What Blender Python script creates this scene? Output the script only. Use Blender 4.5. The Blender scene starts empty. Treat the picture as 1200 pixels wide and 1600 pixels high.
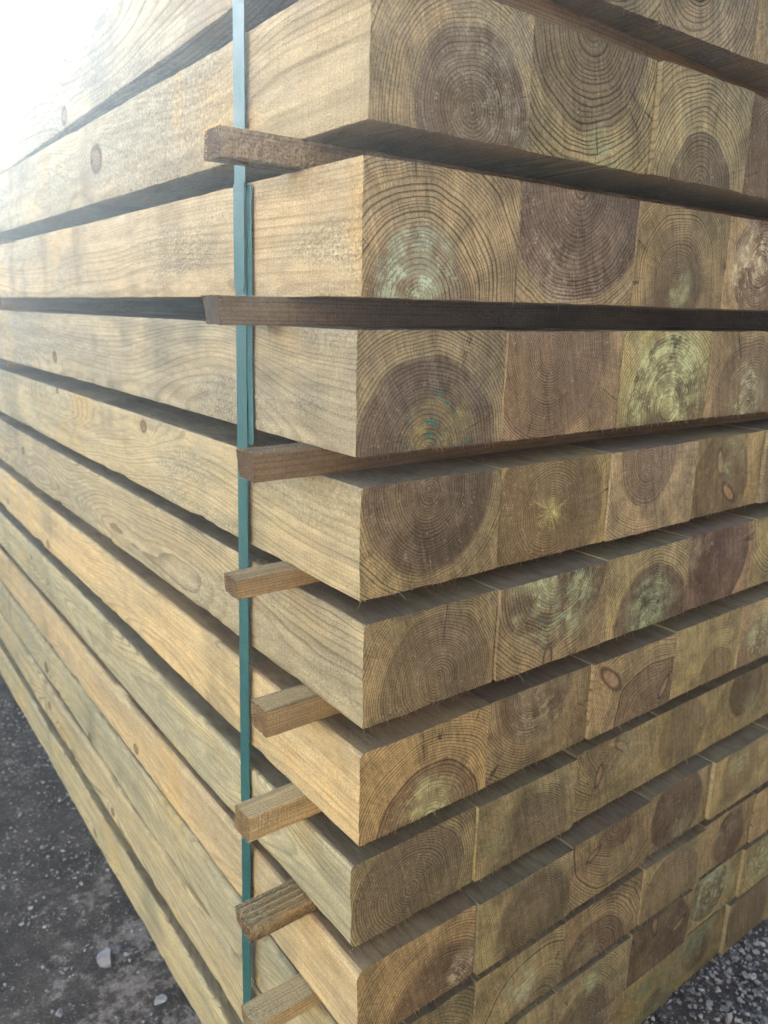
import bpy, math, random
import numpy as np
from mathutils import Matrix, Vector, noise as mn

# ------------------------------------------------------------------ camera, sky, sun, exposure
scene = bpy.context.scene
col = scene.collection
random.seed(7)
rng = np.random.default_rng(11)

cam_d = bpy.data.cameras.new('camera')
cam = bpy.data.objects.new('camera', cam_d)
col.objects.link(cam)
RIGHT = Vector((0.8013565, -0.5978371, 0.0204584))
DOWN = Vector((-0.1349657, -0.2140188, -0.9674607))
FWD = Vector((0.5827624, 0.7725197, -0.2521928))
m = Matrix.Identity(4)
for i in range(3):
    m[i][0] = RIGHT[i]; m[i][1] = -DOWN[i]; m[i][2] = -FWD[i]
m[0][3], m[1][3], m[2][3] = -0.42422, -0.60244, 0.01779
cam.matrix_world = m
cam_d.sensor_fit = 'VERTICAL'
cam_d.sensor_height = 36.0
cam_d.sensor_width = 27.0
cam_d.lens = 1205.75 / 1600 * 36
cam_d.clip_start = 0.02
cam_d.clip_end = 2000
cam_d.dof.use_dof = True
cam_d.dof.focus_distance = 0.80
cam_d.dof.aperture_fstop = 8.0
scene.camera = cam

SUN_AZ, SUN_EL = math.radians(5.5), math.radians(25.0)     # azimuth from +Y (along the timbers) towards +X
world = bpy.data.worlds.new('World')
scene.world = world
world.use_nodes = True
wn = world.node_tree.nodes
wl = world.node_tree.links
sky = wn.new('ShaderNodeTexSky')
sky.sky_type = 'NISHITA'
sky.sun_disc = False
sky.sun_elevation = SUN_EL
sky.sun_rotation = SUN_AZ
sky.air_density = 1.0
sky.dust_density = 0.6
sky.ozone_density = 1.0
wl.new(sky.outputs[0], wn['Background'].inputs[0])
wn['Background'].inputs[1].default_value = 0.09

sd = bpy.data.lights.new('sun', 'SUN')
sd.energy = 5.0
sd.angle = math.radians(0.6)
sd.color = (1.0, 0.94, 0.84)
sun = bpy.data.objects.new('sun', sd)
col.objects.link(sun)
sun_dir = Vector((math.sin(SUN_AZ) * math.cos(SUN_EL), math.cos(SUN_AZ) * math.cos(SUN_EL), math.sin(SUN_EL)))
sun.rotation_euler = sun_dir.to_track_quat('Z', 'Y').to_euler()

vs = scene.view_settings
vs.view_transform = 'Standard'
vs.look = 'None'
vs.gamma = 1.0
vs.use_curve_mapping = False
vs.exposure = 3.25
scene.cycles.use_denoising = True
scene.cycles.denoising_input_passes = 'RGB_ALBEDO_NORMAL'
scene.cycles.max_bounces = 4
scene.cycles.diffuse_bounces = 1
scene.cycles.glossy_bounces = 2
scene.cycles.adaptive_threshold = 0.05
scene.cycles.caustics_reflective = False
scene.cycles.caustics_refractive = False
scene.cycles.volume_bounces = 1

# ------------------------------------------------------------------ node helper
class NB:
    def __init__(self, name):
        self.mat = bpy.data.materials.new(name)
        self.mat.use_nodes = True
        self.t = self.mat.node_tree
        self.bsdf = self.t.nodes['Principled BSDF']
    def n(self, typ): return self.t.nodes.new(typ)
    def put(self, sock, v):
        if hasattr(v, 'is_output'): self.t.links.new(v, sock)
        elif isinstance(v, (tuple, list)) and sock.type == 'RGBA' and len(v) == 3: sock.default_value = (*v, 1)
        else: sock.default_value = v
    def m(self, op, a, b=None, c=None, clamp=False):
        x = self.n('ShaderNodeMath'); x.operation = op; x.use_clamp = clamp
        self.put(x.inputs[0], a)
        if b is not None: self.put(x.inputs[1], b)
        if c is not None: self.put(x.inputs[2], c)
        return x.outputs[0]
    def add(self, a, b): return self.m('ADD', a, b)
    def sub(self, a, b): return self.m('SUBTRACT', a, b)
    def mul(self, a, b): return self.m('MULTIPLY', a, b)
    def div(self, a, b): return self.m('DIVIDE', a, b)
    def v(self, op, a, b=None, scale=None):
        x = self.n('ShaderNodeVectorMath'); x.operation = op
        self.put(x.inputs[0], a)
        if b is not None: self.put(x.inputs[1], b)
        if scale is not None: self.put(x.inputs[3], scale)
        return x.outputs[1] if op in ('LENGTH', 'DISTANCE', 'DOT_PRODUCT') else x.outputs[0]
    def sep(self, a):
        x = self.n('ShaderNodeSeparateXYZ'); self.put(x.inputs[0], a); return x.outputs[0], x.outputs[1], x.outputs[2]
    def comb(self, a, b, c):
        x = self.n('ShaderNodeCombineXYZ')
        for i, k in enumerate((a, b, c)): self.put(x.inputs[i], k)
        return x.outputs[0]
    def attr(self, name):
        x = self.n('ShaderNodeAttribute'); x.attribute_type = 'OBJECT'; x.attribute_name = name
        return x
    def af(self, name): return self.attr(name).outputs['Fac']
    def av(self, name): return self.attr(name).outputs['Vector']
    def noise(self, vec, scale=1.0, detail=2.0, rough=0.5, dist=0.0):
        x = self.n('ShaderNodeTexNoise'); x.noise_dimensions = '3D'
        self.put(x.inputs['Vector'], vec); x.inputs['Scale'].default_value = scale
        x.inputs['Detail'].default_value = detail; x.inputs['Roughness'].default_value = rough
        x.inputs['Distortion'].default_value = dist
        return x.outputs['Fac']
    def voro(self, vec, scale, feature='F1', rand=1.0):
        x = self.n('ShaderNodeTexVoronoi'); x.feature = feature
        self.put(x.inputs['Vector'], vec); x.inputs['Scale'].default_value = scale
        x.inputs['Randomness'].default_value = rand
        return x
    def ss(self, val, lo, hi):
        x = self.n('ShaderNodeMapRange'); x.interpolation_type = 'SMOOTHSTEP'
        self.put(x.inputs[0], val); self.put(x.inputs[1], lo); self.put(x.inputs[2], hi)
        return x.outputs[0]
    def lin(self, val, lo, hi, a=0.0, b=1.0):
        x = self.n('ShaderNodeMapRange')
        for i, k in enumerate((val, lo, hi, a, b)): self.put(x.inputs[i], k)
        return x.outputs[0]
    def mix(self, fac, a, b, mode='MIX'):
        x = self.n('ShaderNodeMix'); x.data_type = 'RGBA'; x.blend_type = mode
        self.put(x.inputs[0], fac); self.put(x.inputs[6], a); self.put(x.inputs[7], b)
        return x.outputs[2]
    def scale_col(self, c, f):
        return self.v('SCALE', c, scale=f)
    def ramp(self, fac, stops, interp='LINEAR'):
        x = self.n('ShaderNodeValToRGB'); self.put(x.inputs[0], fac)
        cr = x.color_ramp; cr.interpolation = interp
        while len(cr.elements) < len(stops): cr.elements.new(0.5)
        for e, (p, c) in zip(cr.elements, stops):
            e.position = p; e.color = (*c, 1) if len(c) == 3 else c
        return x.outputs[0]
    def bump(self, h, strength, dist=0.001, normal=None):
        x = self.n('ShaderNodeBump'); self.put(x.inputs['Height'], h)
        x.inputs['Strength'].default_value = strength; x.inputs['Distance'].default_value = dist
        if normal is not None: self.put(x.inputs['Normal'], normal)
        return x.outputs[0]
    def out(self, color=None, rough=0.8, spec=0.3, normal=None):
        b = self.bsdf
        if color is not None: self.put(b.inputs['Base Color'], color)
        self.put(b.inputs['Roughness'], rough)
        self.put(b.inputs['Specular IOR Level'], spec)
        if normal is not None: self.put(b.inputs['Normal'], normal)
        return self.mat

# ------------------------------------------------------------------ timber: one ring field in 3D, cut by every face
def wood_field(N, end):
    P = N.n('ShaderNodeTexCoord').outputs['Object']
    X, Y, Z = N.sep(P)
    seed = N.af('seed')
    px, _, pz = N.sep(N.av('pith'))
    sp = N.af('spacing')
    sv = N.comb(seed, N.mul(seed, 1.7), N.mul(seed, 0.6))
    x, z = N.sub(X, px), N.sub(Z, pz)
    if not end:
        # the pith wanders along the length, so long faces show arches instead of rulers
        env = N.mul(N.ss(Y, 0.0, 0.35), N.af('wander'))
        x = N.sub(x, N.mul(N.sub(N.noise(N.comb(seed, N.mul(Y, 1.3), 3.3), 1.0, 1.0), 0.5), env))
        z = N.sub(z, N.mul(N.sub(N.noise(N.comb(seed, N.mul(Y, 1.3), 8.1), 1.0, 1.0), 0.5), env))
    warp = N.noise(N.v('ADD', N.v('MULTIPLY', P, (15, 1.6, 15)), sv), 1.0, 1.5, 0.5)
    r = N.m('SQRT', N.add(N.mul(x, x), N.mul(z, z)))
    ang = N.m('ARCTAN2', z, x)
    r = N.add(r, N.mul(N.sub(warp, 0.5), N.m('MINIMUM', N.mul(r, 0.30), 0.018)))
    km, rim = [], []
    for nm in (('spot_a', 'spot_b') if end else ('knot_a', 'knot_b')):
        k0, k1, k2 = N.sep(N.av(nm))
        if end:        # a knot sawn lengthwise: an oval drawn out along the radius from the pith
            cx, cz = N.sub(k0, px), N.sub(k1, pz)
            cl = N.m('MAXIMUM', N.m('SQRT', N.add(N.mul(cx, cx), N.mul(cz, cz))), 0.001)
            ex, ez = N.div(cx, cl), N.div(cz, cl)
            qx, qz = N.sub(X, k0), N.sub(Z, k1)
            rad = N.mul(N.add(N.mul(qx, ex), N.mul(qz, ez)), 0.36)
            tan = N.sub(N.mul(qx, ez), N.mul(qz, ex))
            d = N.m('SQRT', N.add(N.mul(rad, rad), N.mul(tan, tan)))
            d = N.add(d, N.mul(N.sub(warp, 0.5), 0.008))
            q = N.div(d, N.m('MAXIMUM', k2, 0.0001))
            on = 1.0
        else:          # a branch running out from the pith: (y, direction)
            t = N.add(N.mul(x, k1), N.mul(z, k2))
            perp = N.sub(N.mul(x, k2), N.mul(z, k1))
            dy = N.mul(N.sub(Y, k0), 0.72)
            d = N.m('SQRT', N.add(N.mul(perp, perp), N.mul(dy, dy)))
            d = N.add(d, N.mul(N.sub(warp, 0.5), 0.006))
            q = N.div(d, N.add(0.0022, N.mul(N.m('MAXIMUM', t, 0.0), N.af('knot_size'))))
            on = N.ss(t, 0.012, 0.028)
        km.append(N.mul(N.ss(q, 1.08, 0.82), on))
        rim.append(N.mul(N.mul(N.ss(q, 1.4, 1.0), N.ss(q, 0.62, 0.95)), on))
        e = N.m('EXPONENT', N.mul(N.mul(q, q), -0.16))
        r = N.sub(r, N.mul(N.mul(e, on), 0.015 if not end else N.m('MINIMUM', N.mul(k2, 1.2), 0.012)))
    km = N.m('MAXIMUM', *km)
    rim = N.m('MAXIMUM', *rim)
    q = N.add(N.div(r, sp), N.mul(N.noise(N.comb(N.mul(r, 45), seed, 0.0), 1.0, 1.0), 3.0))
    f = N.m('FRACT', q)
    wno = N.n('ShaderNodeTexWhiteNoise'); wno.noise_dimensions = '2D'
    N.put(wno.inputs['Vector'], N.comb(N.m('FLOOR', q), seed, 0.0))
    late = N.mul(N.ss(f, 0.50, 0.88), N.ss(f, 1.0, 0.93))
    return dict(P=P, X=X, Y=Y, Z=Z, r=r, ang=ang, late=late, ring=wno.outputs['Value'], km=km, rim=rim, seed=seed, sv=sv, warp=warp)

def make_end():
    N = NB('sawn_end_grain')
    W = wood_field(N, True)
    P, r, sv = W['P'], W['r'], W['sv']
    Q = N.v('ADD', P, sv)
    big = N.noise(Q, 24, 3, 0.6)
    mid = N.noise(Q, 105, 2.5, 0.6)
    fine = N.noise(Q, 620, 2, 0.6)
    scr = N.noise(N.v('ADD', N.comb(N.add(N.mul(W['X'], 240), N.mul(W['Z'], 60)), 0.0, N.mul(N.sub(W['Z'], N.mul(W['X'], 0.27)), 9)), sv), 1.0, 2, 0.6)
    hb = N.add(r, N.mul(N.sub(big, 0.5), 0.014))
    heart = N.ss(hb, N.add(N.af('heart'), N.af('heart_soft')), N.sub(N.af('heart'), N.af('heart_soft')))
    sapc = N.mix(N.ss(big, 0.35, 0.68), (0.44, 0.312, 0.150), (0.275, 0.202, 0.102))
    hc = N.mix(N.ss(big, 0.32, 0.70), (0.100, 0.064, 0.040), (0.200, 0.136, 0.083))
    lat = N.mul(W['late'], N.lin(W['ring'], 0, 1, 0.45, 1.0))
    sapc = N.scale_col(sapc, N.lin(lat, 0, 1, 1.10, 0.30))
    hc = N.scale_col(hc, N.lin(lat, 0, 1, 1.22, 0.42))
    c = N.mix(N.mul(heart, N.af('heart_depth')), sapc, hc)
    # medullary rays, saw scratches, pores
    ray = N.noise(N.comb(N.mul(W['ang'], 42), N.mul(r, 22), W['seed']), 1.0, 2, 0.6)
    c = N.scale_col(c, N.lin(ray, 0.3, 0.7, 0.86, 1.14))
    c = N.scale_col(c, N.lin(scr, 0.3, 0.7, 0.80, 1.20))
    c = N.scale_col(c, N.lin(fine, 0.25, 0.75, 0.66, 1.34))
    c = N.scale_col(c, N.lin(mid, 0.25, 0.75, 0.84, 1.16))
    c = N.scale_col(c, N.lin(W['warp'], 0.25, 0.75, 0.78, 1.22))
    kc = N.mix(N.ss(mid, 0.35, 0.65), (0.46, 0.30, 0.16), (0.30, 0.18, 0.09))
    c = N.mix(N.mul(W['km'], 0.9), c, kc)
    c = N.mix(N.mul(W['rim'], 0.75), c, (0.075, 0.045, 0.028))
    # salts of the preservative: pale green bloom that follows the rings, deep teal specks in it
    sx, sz_, sr = N.sep(N.av('stain'))
    ds = N.m('SQRT', N.add(N.m('POWER', N.sub(W['X'], sx), 2.0), N.m('POWER', N.sub(W['Z'], sz_), 2.0)))
    sm = N.ss(ds, sr, N.mul(sr, 0.45))
    sn = N.noise(N.comb(N.mul(r, 95), N.mul(W['ang'], 0.9), W['seed']), 1.0, 3, 0.6)
    sfac = N.ss(N.add(N.add(N.mul(sn, 0.55), N.mul(big, 0.55)), N.add(N.mul(N.sub(mid, 0.5), 0.5), N.sub(N.mul(N.sub(fine, 0.5), 0.45), N.mul(W['late'], 0.07)))), 0.47, 0.72)
    sfac = N.mul(sm, N.m('MAXIMUM', sfac, N.mul(N.ss(big, 0.38, 0.62), 0.38)))
    sray = N.noise(N.comb(N.mul(W['ang'], 5.5), W['seed'], N.mul(r, 6.0)), 1.0, 2, 0.6)
    sfac = N.m('MAXIMUM', sfac, N.mul(N.ss(N.sub(r, N.mul(N.sub(sray, 0.42), 0.11)), 0.012, -0.002), N.mul(N.mul(N.af('star'), N.lin(fine, .3, .7, .2, .8)), .65)))
    sfac = N.mul(sfac, N.af('stain_amount'))
    c = N.mix(sfac, c, N.av('stain_color'))
    tf = N.mul(N.ss(N.add(N.mul(mid, 0.6), N.mul(N.sub(1.0, big), 0.5)), 0.60, 0.635), N.mul(sm, N.af('teal')))
    c = N.mix(N.mul(tf, 0.9), c, (0.04, 0.19, 0.13))
    # sawdust and torn fibre caught in the pores
    vo = N.voro(Q, 300)
    dust = N.mul(N.ss(vo.outputs['Distance'], 0.36, 0.12), N.ss(N.add(mid, N.mul(sn, 0.6)), 0.80, 1.02))
    dust = N.mul(dust, N.lin(heart, 0, 1, 0.35, 0.9))
    c = N.mix(dust, c, (0.55, 0.44, 0.31))
    # drying checks
    cn = N.noise(N.comb(N.mul(W['ang'], 3.4), N.mul(W['seed'], 2.3), N.mul(r, 0.8)), 1.0, 2, 0.5)
    ck = N.mul(N.ss(N.m('ABSOLUTE', N.sub(cn, 0.56)), 0.0045, 0.0), N.mul(N.ss(big, 0.49, 0.53), N.ss(r, 0.02, 0.05)))
    c = N.scale_col(c, N.lin(ck, 0, 1, 1.0, 0.35))
    c = N.v('MULTIPLY', c, N.av('tint'))
    nm = N.bump(N.sub(N.add(N.mul(fine, 1.3), N.add(N.mul(scr, 1.1), N.mul(mid, 1.0))), N.mul(W['late'], 0.7)), 0.9, 0.0015)
    return N.out(c, 0.92, 0.12, nm)

def make_side():
    N = NB('sawn_timber_face')
    W = wood_field(N, False)
    P, sv = W['P'], W['sv']
    Q = N.v('ADD', P, sv)
    big = N.noise(N.v('MULTIPLY', Q, (1, 0.3, 1)), 9, 3, 0.6)
    big2 = N.noise(N.v('MULTIPLY', N.v('ADD', Q, (7, 3, 1)), (1, 0.6, 0.6)), 6, 3, 0.6)
    mid = N.noise(N.v('MULTIPLY', Q, (1, 0.22, 1)), 120, 3, 0.6)
    grit = N.noise(N.v('MULTIPLY', Q, (1, 0.7, 1)), 520, 2, 0.65)
    saw = N.noise(N.v('MULTIPLY', Q, (14, 420, 14)), 1.0, 2, 0.6)
    c = N.mix(N.ss(big, 0.36, 0.64), (0.52, 0.385, 0.215), (0.43, 0.340, 0.210))
    c = N.mix(N.mul(N.ss(big2, 0.53, 0.70), 0.7), c, (0.29, 0.240, 0.155))         # grey-green weathering
    c = N.mix(N.mul(N.ss(big2, 0.44, 0.30), 0.6), c, (0.56, 0.365, 0.150))         # golden patches
    lat = N.mul(W['late'], N.lin(W['ring'], 0, 1, 0.35, 1.0))
    c = N.scale_col(c, N.lin(N.mul(lat, N.lin(big, 0.3, 0.7, 1.15, 0.50)), 0, 1, 1.08, N.af('grain')))
    c = N.scale_col(c, N.lin(mid, 0.25, 0.75, 0.84, 1.16))
    c = N.scale_col(c, N.lin(grit, 0.25, 0.75, 0.76, 1.24))
    c = N.scale_col(c, N.lin(saw, 0.25, 0.75, 0.93, 1.07))
    # dark bands where older laths lay across the face
    band = N.noise(N.comb(N.mul(W['Y'], 7.0), W['seed'], N.mul(W['Z'], 3.0)), 1.0, 2, 0.5)
    c = N.mix(N.mul(N.ss(band, 0.58, 0.76), 0.38), c, (0.15, 0.11, 0.075))
    streak = N.noise(N.comb(N.mul(W['Y'], 3.0), N.mul(W['Z'], 60), W['seed']), 1.0, 3, 0.6)
    c = N.scale_col(c, N.lin(streak, 0.3, 0.7, 0.84, 1.16))
    kc = N.mix(N.ss(mid, 0.35, 0.65), (0.30, 0.17, 0.08), (0.17, 0.09, 0.045))
    c = N.mix(N.mul(W['km'], 0.8), c, kc)
    c = N.mix(N.mul(W['rim'], 0.7), c, (0.08, 0.045, 0.028))
    # upward faces mixed unevenly toward a darker brown
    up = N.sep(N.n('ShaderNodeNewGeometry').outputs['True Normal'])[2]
    top_brown = N.mul(N.mul(N.ss(up, 0.75, 0.97), N.af('top_brown')), N.lin(N.add(N.mul(mid, 0.5), N.mul(big2, 0.5)), 0.35, 0.6, 0.55, 0.95))
    c = N.mix(top_brown, c, (0.135, 0.086, 0.050))
    c = N.v('MULTIPLY', c, N.av('tint'))
    rg = N.af('rough_sawn')
    torn = N.noise(N.v('MULTIPLY', Q, (1, 0.8, 1)), 210, 2, 0.55)
    tm = N.mul(N.ss(big, 0.46, 0.60), rg)
    c = N.scale_col(c, N.lin(N.mul(tm, N.sub(torn, 0.5)), -0.25, 0.25, 0.72, 1.28))
    h = N.add(N.mul(grit, N.lin(rg, 0, 1, 0.6, 2.0)), N.add(N.mul(saw, N.lin(rg, 0, 1, 0.5, 1.5)), N.add(N.mul(mid, 1.0), N.mul(N.mul(torn, tm), 4.5))))
    nm = N.bump(h, 0.9, 0.0016)
    return N.out(c, N.lin(grit, 0, 1, 0.75, 0.95), 0.10, nm)

M_END = make_end()
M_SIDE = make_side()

def make_fibre():
    N = NB('torn_fibre')
    P = N.n('ShaderNodeTexCoord').outputs['Object']
    c = N.mix(N.noise(P, 60, 2), (0.50, 0.37, 0.21), (0.22, 0.15, 0.09))
    m_ = N.out(c, 0.8, 0.2)
    tr = N.n('ShaderNodeBsdfTranslucent'); N.put(tr.inputs[0], (0.75, 0.55, 0.25))
    mx = N.n('ShaderNodeMixShader'); mx.inputs[0].default_value = .5
    N.t.links.new(N.bsdf.outputs[0], mx.inputs[1]); N.t.links.new(tr.outputs[0], mx.inputs[2])
    N.t.links.new(mx.outputs[0], N.t.nodes['Material Output'].inputs[0])
    return m_
M_FIBRE = make_fibre()

# ------------------------------------------------------------------ mesh helpers
def link(name, verts, faces, mats, parent=None, smooth=None, mat_idx=None):
    me = bpy.data.meshes.new(name)
    me.from_pydata([tuple(map(float, v)) for v in verts], [], [tuple(map(int, f)) for f in faces])
    for mm in mats: me.materials.append(mm)
    if mat_idx is not None: me.polygons.foreach_set('material_index', np.asarray(mat_idx, dtype=np.int32))
    if smooth is not None: me.polygons.foreach_set('use_smooth', np.asarray(smooth, dtype=bool))
    me.update()
    o = bpy.data.objects.new(name, me)
    col.objects.link(o)
    if parent is not None: o.parent = parent
    return o

def tag(o, label=None, cat=None, group=None, kind=None):
    if label: o['label'] = label
    if cat: o['category'] = cat
    if group: o['group'] = group
    if kind: o['kind'] = kind
    return o

def profile(w, h, radii, step):
    """closed outline, counter-clockwise seen from the front end; radii: bottom-left, bottom-right, top-right, top-left"""
    pts = []
    cs = [(-w / 2, -h / 2), (w / 2, -h / 2), (w / 2, h / 2), (-w / 2, h / 2)]
    for i in range(4):
        r = radii[i]
        cx = cs[i][0] + (r if cs[i][0] < 0 else -r)
        cz = cs[i][1] + (r if cs[i][1] < 0 else -r)
        a0 = math.pi + i * math.pi / 2
        n = 4 if r > 0.002 else 2
        for j in range(n + 1):
            a = a0 + (math.pi / 2) * j / n
            pts.append((cx + r * math.cos(a), cz + r * math.sin(a)))
        nx = cs[(i + 1) % 4]
        rn = radii[(i + 1) % 4]
        L = (w if i in (0, 2) else h) - r - rn
        k = max(1, int(L / step))
        x0, z0 = pts[-1]
        dx, dz = ((1, 0), (0, 1), (-1, 0), (0, -1))[i]
        for j in range(1, k):
            pts.append((x0 + dx * L * j / k, z0 + dz * L * j / k))
    return pts

def prism(name, prof, ys, seed, amp, jit, parent=None, chip=0.0):
    """a sawn length along +Y with slightly uneven faces; both ends capped"""
    n = len(prof)
    verts, faces, mi, sm = [], [], [], []
    rr = random.Random(seed)
    hw, hh_ = max(p[0] for p in prof), max(p[1] for p in prof)
    for iy, y in enumerate(ys):
        for (px, pz) in prof:
            l = math.hypot(px, pz) or 1
            a = amp * (mn.noise(Vector((px * 25 + seed * 3.1, y * 4, pz * 25))) + 0.5 * mn.noise(Vector((px * 60, y * 22 + seed, pz * 60))))
            if iy == 0: a += rr.uniform(-jit, jit)
            cx_, cz_ = max(0.0, 1 - (hw - abs(px)) / .012), max(0.0, 1 - (hh_ - abs(pz)) / .012)
            if chip and cx_ > 0 and cz_ > 0:      # bruised arris
                q = mn.noise(Vector((y * 9 + seed * 7, math.copysign(3, px), math.copysign(3, pz)))) + .6 * mn.noise(Vector((y * 38 + seed, px * 40, pz * 40)))
                a -= chip * max(0.0, q - .12) * cx_ * cz_
            bow = chip * .5 * mn.noise(Vector((y * 1.1, seed * 1.3, 0))) * min(1, y / .4), chip * .35 * mn.noise(Vector((y * 1.1, seed * 1.3, 5))) * min(1, y / .4)
            verts.append((px + a * px / l + bow[0], y, pz + a * pz / l + bow[1]))
    for iy in range(len(ys) - 1):
        for j in range(n):
            a, b = iy * n + j, iy * n + (j + 1) % n
            faces.append((a, b, b + n, a + n)); mi.append(0); sm.append(True)
    c0 = len(verts)
    verts += verts[:n]
    faces.append(tuple(range(c0, c0 + n))[::1]); mi.append(1); sm.append(False)
    c1 = len(verts)
    verts += verts[(len(ys) - 1) * n:len(ys) * n]
    faces.append(tuple(range(c1 + n - 1, c1 - 1, -1))); mi.append(1); sm.append(False)
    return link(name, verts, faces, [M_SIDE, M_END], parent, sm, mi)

def splinters(parent, spots, seed, name='splinters'):
    """torn fibres hanging off the sawn edge: (x, y, z, direction, length) in the parent's frame"""
    rr = random.Random(seed)
    V, F = [], []
    for (x, y, z, d, L, wd) in spots:
        d = Vector(d).normalized()
        s = d.orthogonal().normalized() * wd
        t = d.cross(s).normalized() * wd * 0.6
        p = Vector((x, y, z))
        mid_ = p + d * L * 0.5 + Vector((rr.uniform(-1, 1), rr.uniform(-1, 1), rr.uniform(-1, 1))) * L * 0.12
        tip = p + d * L + Vector((rr.uniform(-1, 1), rr.uniform(-1, 1), rr.uniform(-.6, .3))) * L * 0.25
        b = len(V)
        V += [p + s, p - s * 0.5 + t, p - s * 0.5 - t, mid_ + s * 0.7, mid_ - s * 0.35 + t * 0.7, mid_ - s * 0.35 - t * 0.7, tip]
        for j in range(3):
            k = (j + 1) % 3
            F += [(b + j, b + k, b + 3 + k, b + 3 + j), (b + 3 + j, b + 3 + k, b + 6)]
    o = link(name, V, F, [M_FIBRE], parent)
    o['kind'] = 'stuff'
    return o

# ------------------------------------------------------------------ ground
GZ = -1.216
def make_ground_mat():
    N = NB('dark_grit_ground')
    P = N.n('ShaderNodeTexCoord').outputs['Object']
    n1 = N.noise(P, 2.2, 4, 0.6)
    n2 = N.noise(P, 14, 4, 0.6)
    n3 = N.noise(P, 160, 4, 0.65)
    vo = N.voro(P, 210)
    n4 = N.noise(P, 45, 4, 0.7)
    c = N.mix(N.ss(n2, 0.35, 0.65), (0.056, 0.041, 0.029), (0.098, 0.072, 0.051))
    pat = N.add(N.add(N.mul(n1, 0.45), N.mul(n2, 0.35)), N.mul(n4, 0.35))
    c = N.mix(N.mul(N.ss(pat, 0.585, 0.68), 0.8), c, (0.25, 0.195, 0.145))
    chips = N.mul(N.ss(vo.outputs['Distance'], 0.32, 0.2), N.ss(n3, 0.48, 0.60))
    c = N.mix(N.mul(chips, 0.85), c, N.mix(N.ss(n4, 0.35, 0.65), (0.09, 0.08, 0.07), (0.38, 0.34, 0.29)))
    c = N.scale_col(c, N.lin(n3, 0.25, 0.75, 0.55, 1.5))
    c = N.scale_col(c, N.lin(n4, 0.25, 0.75, 0.65, 1.35))
    h = N.add(N.mul(n3, 1.0), N.add(N.mul(chips, 0.6), N.mul(n2, 1.5)))
    return N.out(c, 0.9, 0.25, N.bump(h, 0.9, 0.004))
M_GROUND = make_ground_mat()
def ground():
    K = 150
    u = np.linspace(-1, 1, 2 * K + 1)
    g = np.sinh(u * 7.6) / np.sinh(7.6) * 400
    xs, ys = g + 0.25, g + 0.3
    V, F = [], []
    for yy in ys:
        for xx in xs:
            d = math.hypot(xx - 0.3, yy - 0.6)
            zz = 0.009 * mn.noise(Vector((xx * 2.3, yy * 2.3, 0))) + 0.004 * mn.noise(Vector((xx * 11, yy * 11, 4)))
            V.append((xx, yy, GZ - 0.012 + zz * min(1.0, 6 / (d + 1e-3))))
    n = len(xs)
    for j in range(n - 1):
        for i in range(n - 1):
            a = j * n + i
            F.append((a, a + 1, a + n + 1, a + n))
    o = link('ground', V, F, [M_GROUND], None, [True] * len(F))
    tag(o, kind='structure')
    return o
ground()

# ------------------------------------------------------------------ the stack: rows from the top, timbers from the corner
ROWS = {  # end-face y, top z, bottom z, face offset x, edge radii (bottom-left, top-left), rough sawn
    1: (0.000, 0.4570, 0.3370, 0.000, 0.0010, 0.0015, 1.0),
    2: (-0.005, 0.2995, 0.1788, 0.000, 0.0010, 0.0010, 1.0),
    3: (0.0036, 0.1514, 0.0299, 0.000, 0.0010, 0.0010, 1.0),
    4: (0.0084, 0.0000, -0.1216, 0.000, 0.0010, 0.0010, 1.0),
    5: (0.0004, -0.1510, -0.2698, 0.000, 0.0010, 0.0030, 0.8),
    6: (-0.007, -0.2935, -0.4111, 0.001, 0.0015, 0.0045, 0.5),
    7: (-0.0039, -0.4438, -0.5585, 0.001, 0.0030, 0.0080, 0.35),
    8: (0.0082, -0.5921, -0.7059, -0.001, 0.0095, 0.0070, 0.25),
    9: (-0.0048, -0.7294, -0.8440, 0.001, 0.0070, 0.0105, 0.25),
    10: (0.000, -0.8670, -0.9780, 0.006, 0.0050, 0.0130, 0.25),
    11: (0.001, -0.9900, -1.1005, 0.004, 0.0050, 0.0125, 0.25),
    12: (0.000, -1.1020, -1.2160, -0.012, 0.0090, 0.0070, 0.25),
}
SEAMS = {
    1: [0.2, 0.402, 0.603, 0.803, 1.003, 1.203], 2: [0.199, 0.406, 0.607, 0.806, 1.008, 1.206], 3: [0.204, 0.406, 0.608, 0.806, 1.006, 1.204],
    4: [0.199, 0.403, 0.602, 0.800, 1.000, 1.201], 5: [0.197, 0.394, 0.590, 0.784, 0.982, 1.18], 6: [0.193, 0.394, 0.588, 0.776, 0.972, 1.168],
    7: [0.195, 0.389, 0.587, 0.776, 0.972, 1.168], 8: [0.196, 0.391, 0.592, 0.768, 0.962, 1.156], 9: [0.192, 0.380, 0.573, 0.757, 0.948, 1.14],
    10: [0.198, 0.385, 0.577, 0.762, 0.936, 1.12], 11: [0.188, 0.376, 0.565, 0.751, 0.930, 1.115], 12: [0.186, 0.372, 0.556, 0.731, 0.911, 1.10],
}
GREEN = (0.36, 0.38, 0.23)
WHITE = (0.46, 0.39, 0.27)
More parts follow.
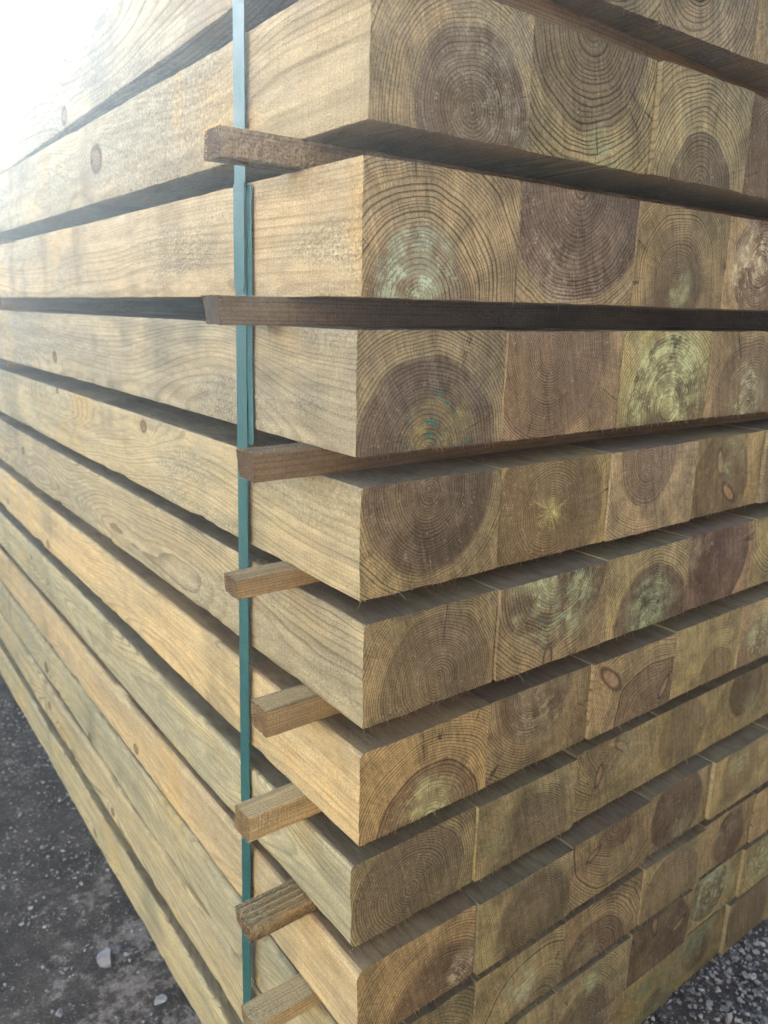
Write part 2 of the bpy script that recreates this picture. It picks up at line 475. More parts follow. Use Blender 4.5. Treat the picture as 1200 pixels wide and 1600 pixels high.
# pith in world x and height above the row's middle, heartwood radius, ring spacing, extras
T = {
    (1, 0): dict(p=(0.10, 0.03), R=0.06, s=.0048),
    (1, 1): dict(p=(0.30, 0.05), R=0.05, s=.0048, tint=(.8, .82, .9)),
    (1, 2): dict(p=(0.470, 0.012), R=0.035, s=.0058, tint=(.8, .83, .9)),
    (2, 0): dict(p=(0.121, -0.035), R=0.072, s=.0036, st=(0.15, 0.0, .09), sa=.35, sc=WHITE),
    (2, 1): dict(p=(0.290, 0.070), R=0.100, s=.0056, st=(0.33, -0.05, .05), sa=.5, sc=GREEN, tint=(1.0, 1.0, .98)),
    (2, 2): dict(p=(0.506, -0.062), R=0.062, s=.0050),
    (2, 3): dict(p=(0.689, -0.011), R=0.13, s=.0040),
    (3, 0): dict(p=(0.071, -0.063), R=0.066, s=.0042, st=(0.068, -0.038, .062), sa=1.0, sc=(.38, .43, .32), teal=.25),
    (3, 1): dict(p=(0.298, 0.062), R=0.122, s=.0048, st=(0.27, -0.03, .05), sa=.35, sc=(.45, .34, .25), ht=1),
    (3, 2): dict(p=(0.499, -0.030), R=0.056, s=.0036, st=(0.505, -0.035, .035), sa=.7, sc=GREEN),
    (3, 3): dict(p=(0.697, 0.0), R=0.07, s=.0040, st=(0.67, 0.0, .07), sa=.9, sc=WHITE, tint=(1.15, 1.1, 1.05)),
    (4, 0): dict(p=(0.093, -0.062), R=0.098, s=.0040, st=(0.11, -0.045, .062), sa=.85, sc=(.30, .225, .085), teal=1.0),
    (4, 1): dict(p=(0.271, 0.038), R=0.105, s=.0030, tint=(1, .93, .93)),
    (4, 2): dict(p=(0.515, -0.038), R=0.09, s=.0046, st=(0.505, -0.005, .12), sa=1.0, sc=(.42, .40, .25), teal=.25, tint=(1.1, 1.1, 1)),
    (4, 3): dict(p=(0.718, -0.050), R=0.10, s=.0042, st=(0.71, -0.03, .06), sa=.8, sc=(.42, .44, .29)),
    (5, 0): dict(p=(0.091, 0.045), R=0.090, s=.0034),
    (5, 1): dict(p=(0.286, -0.004), R=0.098, s=.0034, st=(0.284, -0.006, .026), sa=1.0, sc=(.46, .38, .20), tint=(1.2, 1.12, .98)),
    (5, 2): dict(p=(0.475, 0.042), R=0.060, s=.0036),
    (5, 3): dict(p=(0.67, -0.01), R=0.075, s=.0030, kn=[(0.662, 0.020, .007), (0.695, -0.030, .008)], tint=(1.1, 1.02, .95)),
    (6, 0): dict(p=(0.105, -0.030), R=0.080, s=.0034, tint=(.95, .92, .9)),
    (6, 1): dict(p=(0.293, 0.064), R=0.098, s=.0044, st=(0.29, 0.035, .10), sa=1.0, sc=(.43, .45, .27), teal=.3, kn=[(0.286, -0.056, .008)]),
    (6, 2): dict(p=(0.504, -0.050), R=0.085, s=.0040, st=(0.50, -0.03, .065), sa=.75, sc=(.34, .38, .24), teal=.4),
    (6, 3): dict(p=(0.655, 0.020), R=0.105, s=.0030, tint=(1, .92, .92)),
    (6, 4): dict(p=(0.86, 0.06), R=0.05, s=.005),
    (7, 0): dict(p=(0.104, -0.070), R=0.080, s=.0042, st=(0.10, -0.05, .060), sa=.7, sc=(.38, .40, .24)),
    (7, 1): dict(p=(0.278, 0.051), R=0.070, s=.0038, st=(0.29, 0.02, .07), sa=.6, sc=WHITE),
    (7, 2): dict(p=(0.541, -0.070), R=0.095, s=.0052, kn=[(0.43, 0.026, .010), (0.566, -0.025, .006)]),
    (7, 3): dict(p=(0.716, -0.045), R=0.045, s=.0036, tint=(1.05, 1.05, 1.0)),
    (7, 4): dict(p=(0.84, -0.030), R=0.06, s=.0040, st=(0.85, -0.01, .06), sa=.8, sc=GREEN),
    (8, 0): dict(p=(0.091, -0.015), R=0.085, s=.0038),
    (8, 1): dict(p=(0.305, -0.040), R=0.072, s=.0032, tint=(.9, .92, .88)),
    (8, 2): dict(p=(0.463, 0.060), R=0.062, s=.0044, kn=[(0.452, 0.004, .007), (0.50, 0.036, .008)], st=(0.50, 0.03, .05), sa=.5, sc=WHITE),
    (8, 3): dict(p=(0.670, -0.002), R=0.066, s=.0030),
    (8, 4): dict(p=(0.864, 0.026), R=0.055, s=.0036),
    (9, 0): dict(p=(0.135, -0.075), R=0.092, s=.0044, st=(0.17, -0.03, .035), sa=.8, sc=(.42, .36, .29)),
    (9, 1): dict(p=(0.303, -0.021), R=0.075, s=.0034, st=(0.215, -0.05, .045), sa=.6, sc=(.42, .35, .22)),
    (9, 2): dict(p=(0.488, 0.052), R=0.045, s=.0046, kn=[(0.432, 0.022, .006)], st=(0.50, -0.02, .05), sa=.2, sc=GREEN),
    (9, 3): dict(p=(0.662, 0.004), R=0.072, s=.0028),
    (9, 4): dict(p=(0.845, 0.015), R=0.058, s=.0032),
    (10, 0): dict(p=(0.11, -0.06), R=0.05, s=.005),
    (10, 1): dict(p=(0.328, -0.080), R=0.060, s=.0056, st=(0.29, -0.01, .05), sa=.7, sc=(.44, .41, .30)),
    (10, 2): dict(p=(0.462, -0.060), R=0.082, s=.0056, tint=(.85, .84, .84)),
    (10, 3): dict(p=(0.663, -0.030), R=0.085, s=.0034),
    (10, 4): dict(p=(0.858, -0.005), R=0.055, s=.0036),
    (11, 2): dict(p=(0.449, -0.044), R=0.062, s=.0042, st=(0.46, 0.02, .03), sa=.8, sc=GREEN),
    (11, 3): dict(p=(0.644, -0.022), R=0.10, s=.0040, kn=[(0.71, 0.0, .008), (0.633, 0.043, .009)], tint=(.95, .92, .86)),
    (11, 4): dict(p=(0.820, 0.010), R=0.06, s=.0050, st=(0.83, 0.01, .08), sa=.9, sc=(.38, .42, .30)),
    (11, 5): dict(p=(1.02, 0.02), R=0.06, s=.0050, st=(1.0, 0.0, .06), sa=.7, sc=(.38, .42, .30)),
    (12, 3): dict(p=(0.682, -0.06), R=0.05, s=.0030, st=(0.66, 0.0, .09), sa=.55, sc=(.22, .26, .18), tint=(.8, .85, .75)),
    (12, 4): dict(p=(0.815, 0.004), R=0.045, s=.0032, st=(0.80, 0.03, .09), sa=.6, sc=(.20, .25, .19), tint=(.82, .86, .78)),
    (12, 5): dict(p=(0.99, 0.0), R=0.08, s=.0032, tint=(.85, .86, .86)),
}
ORD = ['first', 'second', 'third', 'fourth', 'fifth', 'sixth', 'seventh', 'eighth', 'ninth', 'tenth', 'eleventh', 'twelfth']
def rowname(l):
    return 'top row' if l == 1 else ('bottom row' if l == 12 else ORD[l - 1] + ' row down')
LOOK = {
    (3, 0): 'pale green bloom round the heart of its end', (4, 0): 'teal specks and a yellow patch on its end',
    (4, 2): 'whitish green rings all over its end', (5, 1): 'a pale star on its end',
    (6, 1): 'a pale green half disc', (7, 2): 'a long pale knot on its end', (8, 2): 'two pale oval knots on its end',
    (6, 2): 'faint green arcs on its end', (3, 1): 'a dark brown end', (6, 3): 'a smooth purple brown end', (2, 1): 'wide coarse rings on its end',
    (11, 4): 'whitish green swirls on its end', (5, 3): 'two small round knots on its end', (9, 2): 'a small dark knot on its end',
    (4, 3): 'pale green arcs on its end', (7, 4): 'a pale green streak on its end', (11, 2): 'one pale green streak on its end',
}
LEN = 3.6
BEAMS = {}
face_tints = {0: (1, 1, 1)}
corner_tint = {1: (.95, .95, .98), 2: (.97, .97, .98), 3: (1.06, 1.02, .95), 4: (.90, .92, .95), 5: (.95, .95, .90), 6: (.88, .90, .84), 7: (1.10, 1.0, .84), 8: (.86, .90, .80), 9: (1.05, .97, .82), 10: (.84, .88, .80), 11: (.92, .92, .80), 12: (.88, .90, .78)}
corner_knots = {1: (0.9, -.9), 2: (0.36, -1.0), 3: (1.6, -.2), 4: (0.62, -.6), 5: (0.60, -.15), 6: (1.05, -.5), 7: (1.3, .4), 8: (0.95, -.5), 9: (0.36, -.1), 10: (1.1, .3), 11: (0.95, .2), 12: (0.62, .5)}
for l in range(1, 13):
    yf, zt, zb, xo, rbl, rtl, rough = ROWS[l]
    h = zt - zb
    xs = [0.0] + SEAMS[l]
    for k in range(6):
        d = T.get((l, k), {})
        sd_ = l * 10 + k
        rr = random.Random(sd_ * 77 + 5)
        w = xs[k + 1] - xs[k] - rr.uniform(0.0010, 0.0034)
        xc = (xs[k] + xs[k + 1]) / 2 + xo
        radii = (rbl, rr.uniform(.0008, .003), rr.uniform(.0008, .004), rtl) if k == 0 else tuple(rr.uniform(.0008, .003) for _ in range(4))
        ys = [0, .003, .008, .016, .03, .05, .08, .12, .17, .23, .3] + [.3 + i * (LEN - .3) / 20 for i in range(1, 21)]
        if k == 0: ys = [0, .003, .008, .016] + [.03 + i * .018 for i in range(100)] + [1.9 + i * .1 for i in range(18)]
        hh = h - rr.uniform(0, .0016) if k else h
        prof = profile(w, hh, radii, .011 if k < 5 else .03)
        o = prism('timber', prof, ys, sd_, (.0030 if l > 9 else .0016 if l > 5 else .0009) if k == 0 else .0008, .0006, chip=(.0085 if l > 4 else .0045) if k == 0 else .003)
        yo = yf + (rr.uniform(-.0035, .0045) if k else 0)
        if (l, k) == (9, 1): yo = yf - .004
        if (l, k) == (8, 1): yo = yf - .003
        o.location = (xc, yo, (zt + zb) / 2 - (h - hh) / 2)
        if l == 1:                                # the top row sags until it lies on the row below
            for v in o.data.vertices:
                v.co.z -= .0370 * min(1.0, v.co.y / 1.35)
        pw = d.get('p', (xc + rr.uniform(-.06, .06), rr.uniform(-.065, .065)))
        px, pz = pw[0] - (xc - xo), pw[1]
        o['pith'] = [px, 0.0, pz]
        o['heart'] = d.get('R', rr.uniform(.04, .1))
        o['spacing'] = d.get('s', rr.uniform(.0032, .0046))
        o['seed'] = rr.uniform(1, 60)
        o['wander'] = rr.uniform(.08, .16)
        kn = d.get('kn')
        ks = []
        sp_ = [[0.0, 9.0, .0001], [0.0, 9.0, .0001]]
        for i_, q in enumerate(kn or ()):
            sp_[i_] = [q[0] - (xc - xo), q[1], q[2]]
        o['spot_a'], o['spot_b'] = sp_
        o['heart_depth'] = d.get('hd', rr.uniform(.48, .92))
        if k == 0 and l in corner_knots:
            ky, kdz = corner_knots[l]
            q = math.hypot(1, kdz)
            ks.append([ky, -1 / q, kdz / q])
            ks.append([ky + rr.uniform(.35, .6), -.95, .3])
        while len(ks) < 2:
            a = rr.uniform(0, 6.28)
            ks.append([rr.uniform(.3, 1.8), math.cos(a), math.sin(a)])
        o['knot_a'], o['knot_b'] = ks[0], ks[1]
        st = d.get('st')
        o['stain'] = [st[0] - (xc - xo), st[1], st[2]] if st else [rr.uniform(-.08, .08), rr.uniform(-.05, .05), rr.uniform(.03, .06)]
        o['stain_amount'] = d.get('sa', rr.choice([0, 0, .25, .4]))
        o['stain_color'] = [a_ * b_ for a_, b_ in zip(d.get('sc', GREEN), (1.58, 1.56, 1.32))]
        o['teal'] = d.get('teal', 0.0)
        ct = corner_tint[l] if k == 0 else (1, 1, 1)
        tv = rr.uniform(.9, 1.08)
        tt = d.get('tint', (tv, tv, tv * rr.uniform(.95, 1.03)))
        rt = rr.choice([(1, 1, 1), (.9, .92, .88), (.80, .84, .78), (.86, .84, .80), (.94, .98, .88)])
        o['tint'] = [tt[i] * (ct[i] if k == 0 else rt[i]) for i in range(3)]
        o['rough_sawn'] = rough
        o['top_brown'] = 1.0
        o['grain'] = rr.choice([.50, .60, .70, .78])
        o['knot_size'] = rr.choice([.045, .065, .09, .12])
        o['heart_soft'] = rr.choice([.0010, .0020, .004, .007])
        o['star'] = 1.0 if (l, k) == (5, 1) else 0.0
        look = LOOK.get((l, k))
        where = ('corner timber' if k == 0 else ORD[k] + ' timber from corner') + ', ' + rowname(l)
        if look: lab = where + ', with ' + look
        else: lab = 'Square sawn ' + where
        tag(o, lab, 'timber', 'sawn timbers of the stack')
        BEAMS[(l, k)] = o
        # torn fibres along the lower edge and the sides of the end
        spots = []
        for _ in range(36 if k < 5 else 8):
            spots.append((rr.uniform(-w / 2, w / 2), rr.uniform(-.0005, .0015), -hh / 2 + rr.uniform(-.0006, .001), (rr.uniform(-.7, .7), rr.uniform(-.8, .1), -1), rr.choice([.0015, .002, .003, .003, .005, .007, .010]), rr.uniform(.00025, .0006)))
        for _ in range(12):
            sgn = rr.choice((-1, 1))
            spots.append((sgn * (w / 2 - .0003), rr.uniform(-.001, .001), rr.uniform(-hh / 2, hh / 2), (sgn * rr.uniform(-.3, .6), -1, rr.uniform(-.8, .5)), rr.uniform(.001, .003), rr.uniform(.0002, .00045)))
        for _ in range(8):
            spots.append((rr.uniform(-w / 2, w / 2), rr.uniform(-.001, .001), hh / 2, (rr.uniform(-.6, .6), -.6, .8), rr.uniform(.001, .0022), rr.uniform(.0002, .0004)))
        if (l * 7 + k * 3) % 5 == 0 and 3 < l < 10:
            spots.append((rr.uniform(-w / 2, w / 2), 0, -hh / 2, (.5, -.5, -.8), .012, .0011))
        splinters(o, spots, sd_)

# ------------------------------------------------------------------ laths between the rows
# (tip x, near y, far y, z low, z high, tint)
LATHS = {
    1: (-0.050, 0.034, 0.074, 0.3000, 0.3330, (.42, .38, .36)),
    2: (-0.088, 0.105, 0.137, 0.1518, 0.1784, (.66, .58, .52)),
    3: (-0.072, 0.148, 0.190, 0.0003, 0.0296, (.38, .345, .325)),
    4: (-0.076, 0.074, 0.112, -0.1507, -0.1220, (.44, .36, .30)),
    5: (-0.072, 0.128, 0.161, -0.2930, -0.2702, (.86, .74, .58)),
    6: (-0.064, 0.082, 0.118, -0.4434, -0.4115, (.86, .75, .58)),
    7: (-0.075, 0.111, 0.146, -0.5917, -0.5590, (1.05, .95, .74)),
    8: (-0.078, 0.106, 0.149, -0.7290, -0.7063, (.80, .72, .58)),
    9: (-0.081, 0.095, 0.134, -0.8666, -0.8444, (1.0, .92, .74)),
    10: (-0.020, 0.10, 0.138, -0.9896, -0.9784, (.8, .7, .55)),
}
LLAB = {
    1: 'brown lath between the top two rows, just behind the timber ends',
    2: 'brown lath with sunlit fuzzy tip under the second row from the top',
    3: 'long dark lath seen level, in the gap at eye height',
    4: 'dark tipped lath under the teal specked corner timber',
    5: 'thin tan lath tip below the fifth row from the top',
    6: 'short square lath tip right of the strap, sixth gap from the top',
    7: 'pale lath tip in front of the strap, under the seventh row',
    8: 'grooved grey lath tip in front of the strap, under the eighth row',
    9: 'lowest rough pale lath tip, at the foot of the strap',
    10: 'thin lath between the tenth and eleventh rows, tucked in',
}
def lath(g, tip, y0, y1, z0, z1, tint, label, length=1.29, grooved=False):
    w, h = y1 - y0, z1 - z0
    sd_ = 300 + g
    rr = random.Random(sd_)
    rr_lean = rr.uniform(-1, 1)
    if grooved:
        prof = [(-w / 2, -h / 2), (w / 2, -h / 2), (w / 2, h / 2)]
        for i in range(4):                     # ridges on the upper face
            a = w / 2 - (i + .5) * w / 4.0
            prof += [(a + .0026, h / 2), (a + .0016, h / 2 - .0042), (a - .0016, h / 2 - .0042), (a - .0026, h / 2)]
        prof += [(-w / 2, h / 2)]
    else:
        prof = profile(w, h, (.001, .001, .0012, .0012), .005)
    ys = [0, .002, .005, .01, .018, .03, .05, .08, .12, .2, .35, .6, .9, length]
    o = prism('lath', prof, ys, sd_, .0009, .0007)
    o.rotation_euler = (0, 0, -math.pi / 2)     # its length runs along +X
    o.location = (tip, (y0 + y1) / 2, (z0 + z1) / 2)
    for v in o.data.vertices:                    # sawn by hand: the tip leans and is a little ragged
        if v.co.y < .006: v.co.y += .10 * v.co.z * rr_lean + .06 * v.co.x * rr_lean + .0012 * mn.noise(Vector((v.co.x * 300, sd_, v.co.z * 300)))
    o['pith'] = [rr.uniform(-.05, .05), 0.0, rr.uniform(-.05, -.02)]
    o['spot_a'] = [0.0, 9.0, .0001]; o['spot_b'] = [0.0, 9.0, .0001]; o['heart_depth'] = .8; o['heart_soft'] = .002; o['star'] = 0.0
    o['heart'] = .2; o['spacing'] = .0032; o['seed'] = rr.uniform(1, 60); o['wander'] = .03
    o['knot_a'] = [rr.uniform(.2, .8), .6, .8]; o['knot_b'] = [rr.uniform(.4, 1.0), -1, 0]
    o['stain'] = [0, 0, .01]; o['stain_amount'] = 0.0; o['stain_color'] = list(GREEN); o['teal'] = 0.0
    o['tint'] = [t_ * 1.12 for t_ in tint]; o['rough_sawn'] = 1.0; o['top_brown'] = .15; o['grain'] = .6; o['knot_size'] = .06
    tag(o, label, 'lath', 'laths between the rows')
    spots = []
    for _ in range(70):
        e = rr.random()
        if e < .45: x, z = rr.uniform(-w / 2, w / 2), h / 2
        elif e < .7: x, z = rr.uniform(-w / 2, w / 2), -h / 2
        else: x, z = rr.choice((-1, 1)) * w / 2, rr.uniform(-h / 2, h / 2)
        spots.append((x, rr.uniform(-.001, .001), z, (x * 20, rr.uniform(-1.3, .2), z * 35), rr.uniform(.0008, .0026), rr.uniform(.00018, .0004)))
    if g == 2:                                   # the fuzz that catches the sun
        for _ in range(260):
            if rr.random() < .6: spots.append((rr.uniform(-w / 2, w / 2), rr.uniform(-.001, .036), h / 2 - .0003, (rr.uniform(-.5, .5), rr.uniform(-.8, .6), 1), rr.uniform(.0012, .0032), rr.uniform(.0002, .0004)))
            else: spots.append((rr.uniform(-w / 2, -w / 4), rr.uniform(-.001, .002), rr.uniform(-h / 2, h / 2), (rr.uniform(-.6, .2), -1, rr.uniform(-.5, .5)), rr.uniform(.0012, .0032), rr.uniform(.0002, .0004)))
    for _ in range(60):
        spots.append((rr.uniform(-w / 2, w / 2), rr.uniform(0, .09), h / 2 - .0002, (rr.uniform(-.3, .3), rr.uniform(-1, 1), .5), rr.uniform(.001, .004), rr.uniform(.00015, .00035)))
    splinters(o, spots, sd_)
    return o
for g, (tip, y0, y1, z0, z1, tint) in LATHS.items():
    o = lath(g, tip, y0, y1, z0, z1, tint, LLAB[g], length=1.25 - tip if g > 4 else 1.30, grooved=(g == 8))
    if g == 1: o.rotation_euler = (0, 0, -math.pi / 2 + math.radians(3.2)); o.location.y = .03

for g in range(2, 11):      # the further laths that carry each row at its middle and far end
    zlo, zhi = ROWS[g + 1][1] - .002, ROWS[g][2] + .002
    lath(20 + g, .004, 3.2, 3.238, zlo, zhi, (.62, .52, .44), 'far lath closing the back of the ' + ORD[g - 1] + ' gap from the top', length=1.15)
    lath(40 + g, .035, 1.72, 1.758, zlo, zhi, (.62, .52, .44), 'lath set back halfway along the ' + ORD[g - 1] + ' gap from the top', length=1.10)

# ------------------------------------------------------------------ green strap
def make_strap_mat():
    N = NB('green_polyester_strap')
    P = N.n('ShaderNodeTexCoord').outputs['Object']
    X, Y, Z = N.sep(P)
    a = N.m('SINE', N.mul(N.add(N.mul(Y, 1.0), N.mul(Z, 1.0)), 1700))
    b = N.m('SINE', N.mul(N.sub(N.mul(Y, 1.0), N.mul(Z, 1.0)), 1700))
    n = N.noise(N.v('MULTIPLY', P, (1, 1, .1)), 300, 3)
    n2 = N.noise(P, 30, 3)
    c = N.mix(n2, (0.016, 0.085, 0.072), (0.028, 0.120, 0.104))
    c = N.scale_col(c, N.lin(n, .3, .7, .85, 1.15))
    h = N.add(N.mul(N.mul(a, b), .6), n)
    return N.out(c, N.lin(n2, .3, .7, .28, .46), 0.55, N.bump(h, .6, .0007))
M_STRAP = make_strap_mat()
def ribbon(name, path, y0, y1, th, parent=None):
    """a flat strap of thickness th following (x, z) points, between y0 and y1; a point may shift y"""
    V, F = [], []
    n = len(path)
    for i, p in enumerate(path):
        a = Vector(path[max(0, i - 1)][:2]); b = Vector(path[min(n - 1, i + 1)][:2])
        t = (b - a).normalized(); nn = Vector((-t.y, t.x))
        dy = p[2] if len(p) > 2 else 0
        nar = p[3] if len(p) > 3 else 0
        for yy in (y0 + nar, y1 - nar):
            for s in (0, 1):
                V.append((p[0] + nn.x * th * s, yy + dy, p[1] + nn.y * th * s))
    for i in range(n - 1):
        a, b = i * 4, i * 4 + 4
        F += [(a, a + 2, b + 2, b), (a + 1, b + 1, b + 3, a + 3), (a, b, b + 1, a + 1), (a + 2, a + 3, b + 3, b + 2)]
    F += [(0, 1, 3, 2), (n * 4 - 4, n * 4 - 2, n * 4 - 1, n * 4 - 3)]
    return link(name, V, F, [M_STRAP], parent)
def strap():
    root = bpy.data.objects.new('strap', None)
    col.objects.link(root)
    root.location = (0, .25, GZ)
    tag(root, 'green woven plastic strap running down the long face of the stack', 'strap')
    cy = lambda z: .2365 - .038 * z
    pts = []
    for z in np.linspace(-1.2155, .452, 110):
        pts.append((-0.0042 - (.0105 if z < -1.10 else 0) - .0016 * max(0.0, mn.noise(Vector((z * 5, 1, 2)))), z, cy(z) + .0010 * mn.noise(Vector((z * 3.2, 0, 0)))))
    pts.append((.002, .4568, cy(.45)))
    for x in np.linspace(.02, 1.2, 12): pts.append((x, .4568, cy(.45)))
    pts += [(1.207, .450, cy(.45)), (1.209, .2, cy(.2)), (1.209, -1.0, cy(.2)), (1.209, -1.215, cy(.2))]
    root_inv = Matrix.Translation(root.location).inverted()
    a = ribbon('strap_loop', pts, -.0132, .0132, .0009, root)
    lo = [(-0.0024 - .0008 * math.sin((z + .13) * 20), z, cy(z) - .0115 + .002 * math.sin(z * 14), (0.0 if z > -.136 else .004)) for z in np.linspace(-.140, .148, 50)]
    b = ribbon('overlap_tail', lo, -.0125, .0125, .0009, root)
    up = [(-0.0056, z, cy(z) + .0012, (0.0 if z > .040 else .0035)) for z in np.linspace(.036, .151, 24)]
    c = ribbon('overlap_end', up, -.0132, .0132, .0009, root)
    for o in (a, b, c): o.matrix_parent_inverse = root_inv
strap()

# ------------------------------------------------------------------ stones and grit
def make_stone_mat(name, c0, c1):
    N = NB(name)
    P = N.n('ShaderNodeTexCoord').outputs['Object']
    g = N.n('ShaderNodeNewGeometry').outputs['Random Per Island']
    n1 = N.noise(P, 60, 4, .6); n2 = N.noise(P, 500, 3, .6)
    c = N.mix(g, c0, c1)
    c = N.scale_col(c, N.lin(n1, .25, .75, .75, 1.25))
    c = N.scale_col(c, N.lin(n2, .25, .75, .85, 1.15))
    return N.out(c, .9, .25, N.bump(N.add(n1, n2), .6, .001))
M_GRIT = make_stone_mat('dark_grit', (0.060, 0.052, 0.045), (0.42, 0.37, 0.32))
M_GREY = make_stone_mat('grey_stone', (0.27, 0.235, 0.21), (0.30, 0.26, 0.235))
M_PALE = make_stone_mat('pale_stone', (0.36, 0.34, 0.30), (0.42, 0.39, 0.34))

def ico(sub):
    import bmesh
    bm = bmesh.new()
    bmesh.ops.create_icosphere(bm, subdivisions=sub, radius=1.0)
    v = np.array([x.co[:] for x in bm.verts]); f = np.array([[q.index for q in p.verts] for p in bm.faces])
    bm.free()
    return v, f
ICO1, ICO2, ICO3 = ico(1), ico(2), ico(3)

def rock(base, seed, sharp=.35):
    v, f = base
    out = []
    r = np.random.default_rng(seed)
    planes = r.normal(size=(11, 3)); planes /= np.linalg.norm(planes, axis=1)[:, None]
    lim = r.uniform(.38, .8, 11)
    q = v.copy()
    for pl, lm in zip(planes, lim):
        dd = q @ pl
        over = np.maximum(dd - lm, 0)
        q = q - over[:, None] * pl
    for i in range(len(q)):
        q[i] *= 1 + sharp * .4 * mn.noise(Vector(q[i] * 1.7 + seed))
    return q, f

def single_stone(px, py, sx, sy, sz, rot, mat, label, seed):
    v, f = rock(ICO3, seed)
    v = v * np.array([sx, sy, sz])
    c, s = math.cos(rot), math.sin(rot)
    v = np.stack([v[:, 0] * c - v[:, 1] * s, v[:, 0] * s + v[:, 1] * c, v[:, 2]], 1)
    o = link('stone', v, f, [mat], None, [False] * len(f))
    o.location = (px, py, GZ - .012 + sz * .45)
    tag(o, label, 'stone', 'loose stones on the ground')
    return o
single_stone(-.100, .697, .0275, .0225, .019, .6, M_GREY, 'largest grey stone lying left of the stack', 3)
single_stone(-.046, .553, .0125, .0110, .009, .2, M_PALE, 'small white angular stone near the foot of the stack', 9)
single_stone(-.205, .635, .0110, .0085, .008, 1.0, M_GREY, 'small rounded grey stone at the bottom left corner', 14)
single_stone(.785, -.085, .016, .012, .009, .4, M_GREY, 'flat grey stone among the gravel right of the stack', 21)
single_stone(.735, -.082, .012, .009, .008, 1.4, M_PALE, 'pale stone in the gravel close under the timber ends', 25)

def grit(name, pts, sizes, label, mat):
    tv, tf = [], []
    base = [rock(ICO1, 100 + i, .6) for i in range(10)]
    off = 0
    for (x, y), s in zip(pts, sizes):
        v, f = base[rng.integers(10)]
        a = rng.uniform(0, 6.28); c, sn = math.cos(a), math.sin(a)
        sc = s * rng.uniform(.6, 1.2, 3); sc[2] *= .7
        q = v * sc
        q = np.stack([q[:, 0] * c - q[:, 1] * sn + x, q[:, 0] * sn + q[:, 1] * c + y, q[:, 2] + GZ - .010 + sc[2] * .35], 1)
        tv.append(q); tf.append(f + off); off += len(v)
    V = np.concatenate(tv); F = np.concatenate(tf)
    o = link(name, V, F, [mat], None, [False] * len(F))
    tag(o, label, 'gravel', None, 'stuff')
    return o
def clump(n, x0, x1, y0, y1, thr, sc=6.0):
    out = []
    while len(out) < n:
        x, y = rng.uniform(x0, x1), rng.uniform(y0, y1)
        if mn.noise(Vector((x * sc, y * sc, 2.0))) + rng.uniform(-.35, .35) > thr: out.append((x, y))
    return out
pl = clump(7000, -.5, .02, .25, 2.4, .0, 9.0) + clump(3000, -1.4, .0, .1, 3.6, .0)
grit('grit', pl, .0012 + .0060 * rng.power(.25, len(pl)), 'loose dark grit and pale chips scattered left of the stack', M_GRIT)
pm = clump(170, -.6, .0, .3, 2.2, .0, 9.0)
grit('pebbles', pm, rng.uniform(.004, .0095, len(pm)), 'small grey pebbles lying about left of the stack', M_GRIT)
pr_ = clump(17000, .45, 1.7, -.8, .04, -.25) + clump(4000, .2, 2.6, -1.6, .04, -.25)
grit('gravel', pr_, .0018 + .0075 * rng.power(.40, len(pr_)), 'dark grey gravel along the foot of the timber ends', M_GRIT)

# ------------------------------------------------------------------ a wrapped pack far behind, its top just above the stack
def wrapped_pack():
    root = bpy.data.objects.new('wrapped_pack', None)
    col.objects.link(root)
    root.location = (-.92, 4.7, GZ - .012)
    tag(root, 'tall pale wrapped pack with rounded shoulders far behind the stack', 'wrapped pack')
    N = NB('dusty_wrap')
    P = N.n('ShaderNodeTexCoord').outputs['Object']
    n = N.noise(P, 3.0, 4)
    M = N.out(N.mix(n, (.26, .13, .08), (.34, .18, .11)), .6, .4, N.bump(N.noise(P, 5, 5), .5, .03))
    prof = profile(3.7, 2.59, (.05, .05, .16, .16), .12)
    V, F = [], []
    ys = np.linspace(0, 2.4, 20)
    for y in ys:
        for (x, z) in prof:
            a = .025 * mn.noise(Vector((x * 2, y * 2, z * 2)))
            V.append((x + a, y, z + 2.59 / 2 + (a if z > -1.4 else 0)))
    n_ = len(prof)
    for i in range(len(ys) - 1):
        for j in range(n_):
            a, b = i * n_ + j, i * n_ + (j + 1) % n_
            F.append((a, b, b + n_, a + n_))
    F += [tuple(range(n_)), tuple(range(len(V) - 1, len(V) - n_ - 1, -1))]
    link('wrap', V, F, [M], root, [True] * (len(F) - 2) + [False, False])
    for y in (.5, 1.8):
        V, F = [], []
        for (x, z) in profile(3.78, 2.65, (.06, .06, .18, .18), .2):
            V += [(x, y, z + 2.59 / 2), (x, y + .03, z + 2.59 / 2)]
        k = len(V) // 2
        F = [(2 * i, 2 * ((i + 1) % k), 2 * ((i + 1) % k) + 1, 2 * i + 1) for i in range(k)]
        link('band', V, F, [M_STRAP], root)
wrapped_pack()

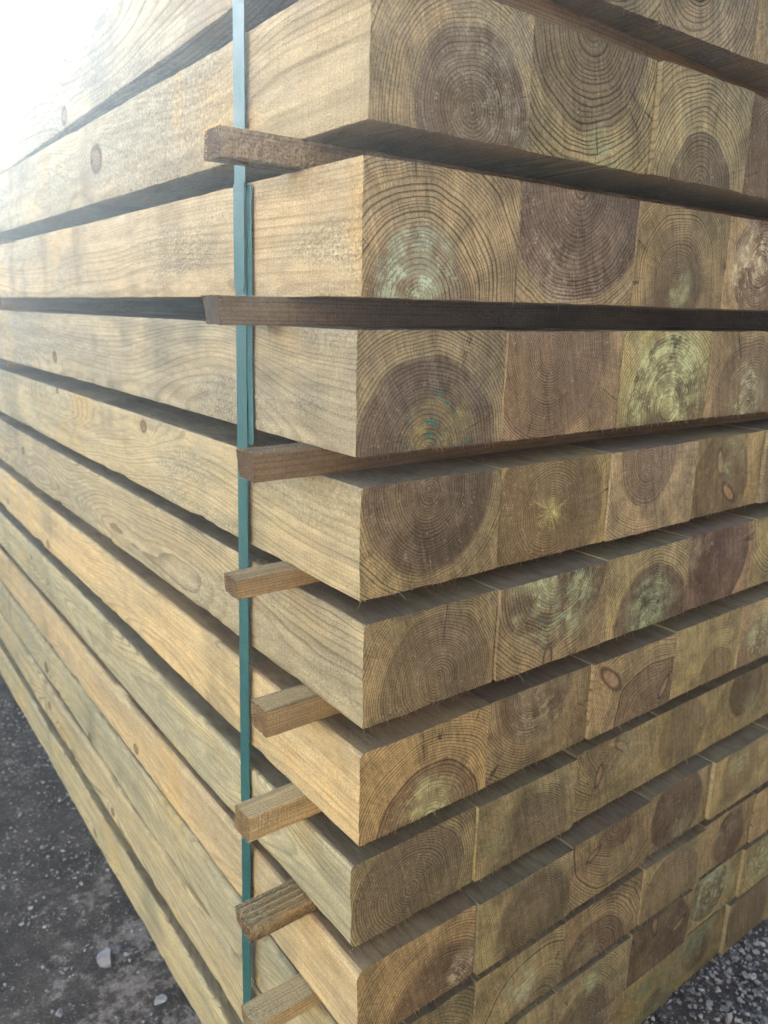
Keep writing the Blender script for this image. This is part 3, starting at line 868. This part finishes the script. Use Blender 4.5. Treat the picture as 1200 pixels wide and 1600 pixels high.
# ------------------------------------------------------------------ unseen dark stacks added behind the viewer to block low sky light
def sky_block_stacks():
    N = NB('sky_block_dark')
    P = N.n('ShaderNodeTexCoord').outputs['Object']
    n = N.noise(N.v('MULTIPLY', P, (.2, 1, 1)), 40, 4)
    M = N.out(N.mix(n, (.030, .022, .017), (.075, .055, .040)), .9, .2)
    for i, x in enumerate((-.6, 3.2, 7.0)):
        root = bpy.data.objects.new('sky_block_stack', None)
        col.objects.link(root)
        root.location = (x, -3.7, GZ - .012)
        tag(root, 'unseen dark stack added behind the viewer to block low sky, ' + ('left end', 'middle', 'right end')[i], 'timber stack', 'added dark stacks behind the viewer')
        for j in range(14):
            prof = profile(1.2, .17, (.006,) * 4, .2)
            V = [(y, px, pz + .1 + j * .2) for y in (-1.8 + random.uniform(-.05, .05), 1.8 + random.uniform(-.05, .05)) for (px, pz) in prof]
            n_ = len(prof)
            F = [(q, (q + 1) % n_, (q + 1) % n_ + n_, q + n_) for q in range(n_)] + [tuple(range(n_))[::-1], tuple(range(n_, 2 * n_))]
            link('sky_block_layer', V, F, [M], root)
sky_block_stacks()

def bounce_shed():  # unseen building, added to bounce warm sunlight onto the stack
    root = bpy.data.objects.new('bounce_shed', None)
    col.objects.link(root)
    root.location = (-6.4, -3.6, GZ - .012)
    root.rotation_euler = (0, 0, math.radians(-52))
    tag(root, 'unseen cream building added behind the viewer to bounce sunlight', 'bounce_shed')
    N = NB('bounce_cladding')
    P = N.n('ShaderNodeTexCoord').outputs['Object']
    n = N.noise(P, 3, 4)
    M = N.out(N.mix(n, (.70, .60, .44), (.76, .66, .50)), .55, .4)
    N2 = NB('grey_sheet')
    M2 = N2.out((.12, .125, .13), .6, .4)
    V, F = [], []
    k = 96
    for i in range(k + 1):                       # trapezoid ribs
        x = -4.0 + 8.0 * i / k
        y = (0, .035, .035, 0)[i % 4]
        V += [(x, y, 0), (x, y, 4.6)]
    F = [(2 * i, 2 * i + 2, 2 * i + 3, 2 * i + 1) for i in range(k)]
    b = len(V)
    V += [(-4, -5, 0), (4, -5, 0), (-4, -5, 4.6), (4, -5, 4.6)]
    F += [(0, 1, b + 2, b), (2 * k, b + 1, b + 3, 2 * k + 1), (b, b + 2, b + 3, b + 1)]
    w = link('wall', V, F, [M], root)
    V = [(-4.2, .25, 4.6), (4.2, .25, 4.6), (4.2, -5.2, 4.6), (-4.2, -5.2, 4.6), (-4.2, -2.5, 5.7), (4.2, -2.5, 5.7)]
    link('roof', V, [(0, 1, 5, 4), (4, 5, 2, 3), (0, 4, 3), (1, 2, 5), (0, 3, 2, 1)], [M2], root)
    V = [(x, y, z) for y in (.03, .09) for (x, z) in ((1.2, 0), (3.4, 0), (3.4, 2.6), (1.2, 2.6))]
    link('door', V, [(4, 5, 6, 7), (0, 1, 5, 4), (1, 2, 6, 5), (2, 3, 7, 6), (3, 0, 4, 7)], [M2], root)
bounce_shed()

# ------------------------------------------------------------------ scattering volume added to stand in for lens glare at upper left
def haze():
    N = NB('glare_haze')
    t = N.t
    t.nodes.remove(N.bsdf)
    pv = t.nodes.new('ShaderNodeVolumePrincipled')
    pv.inputs['Color'].default_value = (.66, .83, 1, 1)
    pv.inputs['Density'].default_value = HAZE
    pv.inputs['Anisotropy'].default_value = .76
    t.links.new(pv.outputs[0], t.nodes['Material Output'].inputs['Volume'])
    a, z0, z1 = 410, GZ - 1.2, 1.6
    V = [(x, y, z) for z in (z0, z1) for (x, y) in ((-a, -a), (a, -a), (a, a), (-a, a))]
    F = [(3, 2, 1, 0), (4, 5, 6, 7), (0, 1, 5, 4), (1, 2, 6, 5), (2, 3, 7, 6), (3, 0, 4, 7)]
    o = link('haze', V, F, [N.mat])
    tag(o, kind='stuff')
HAZE = .012
haze()
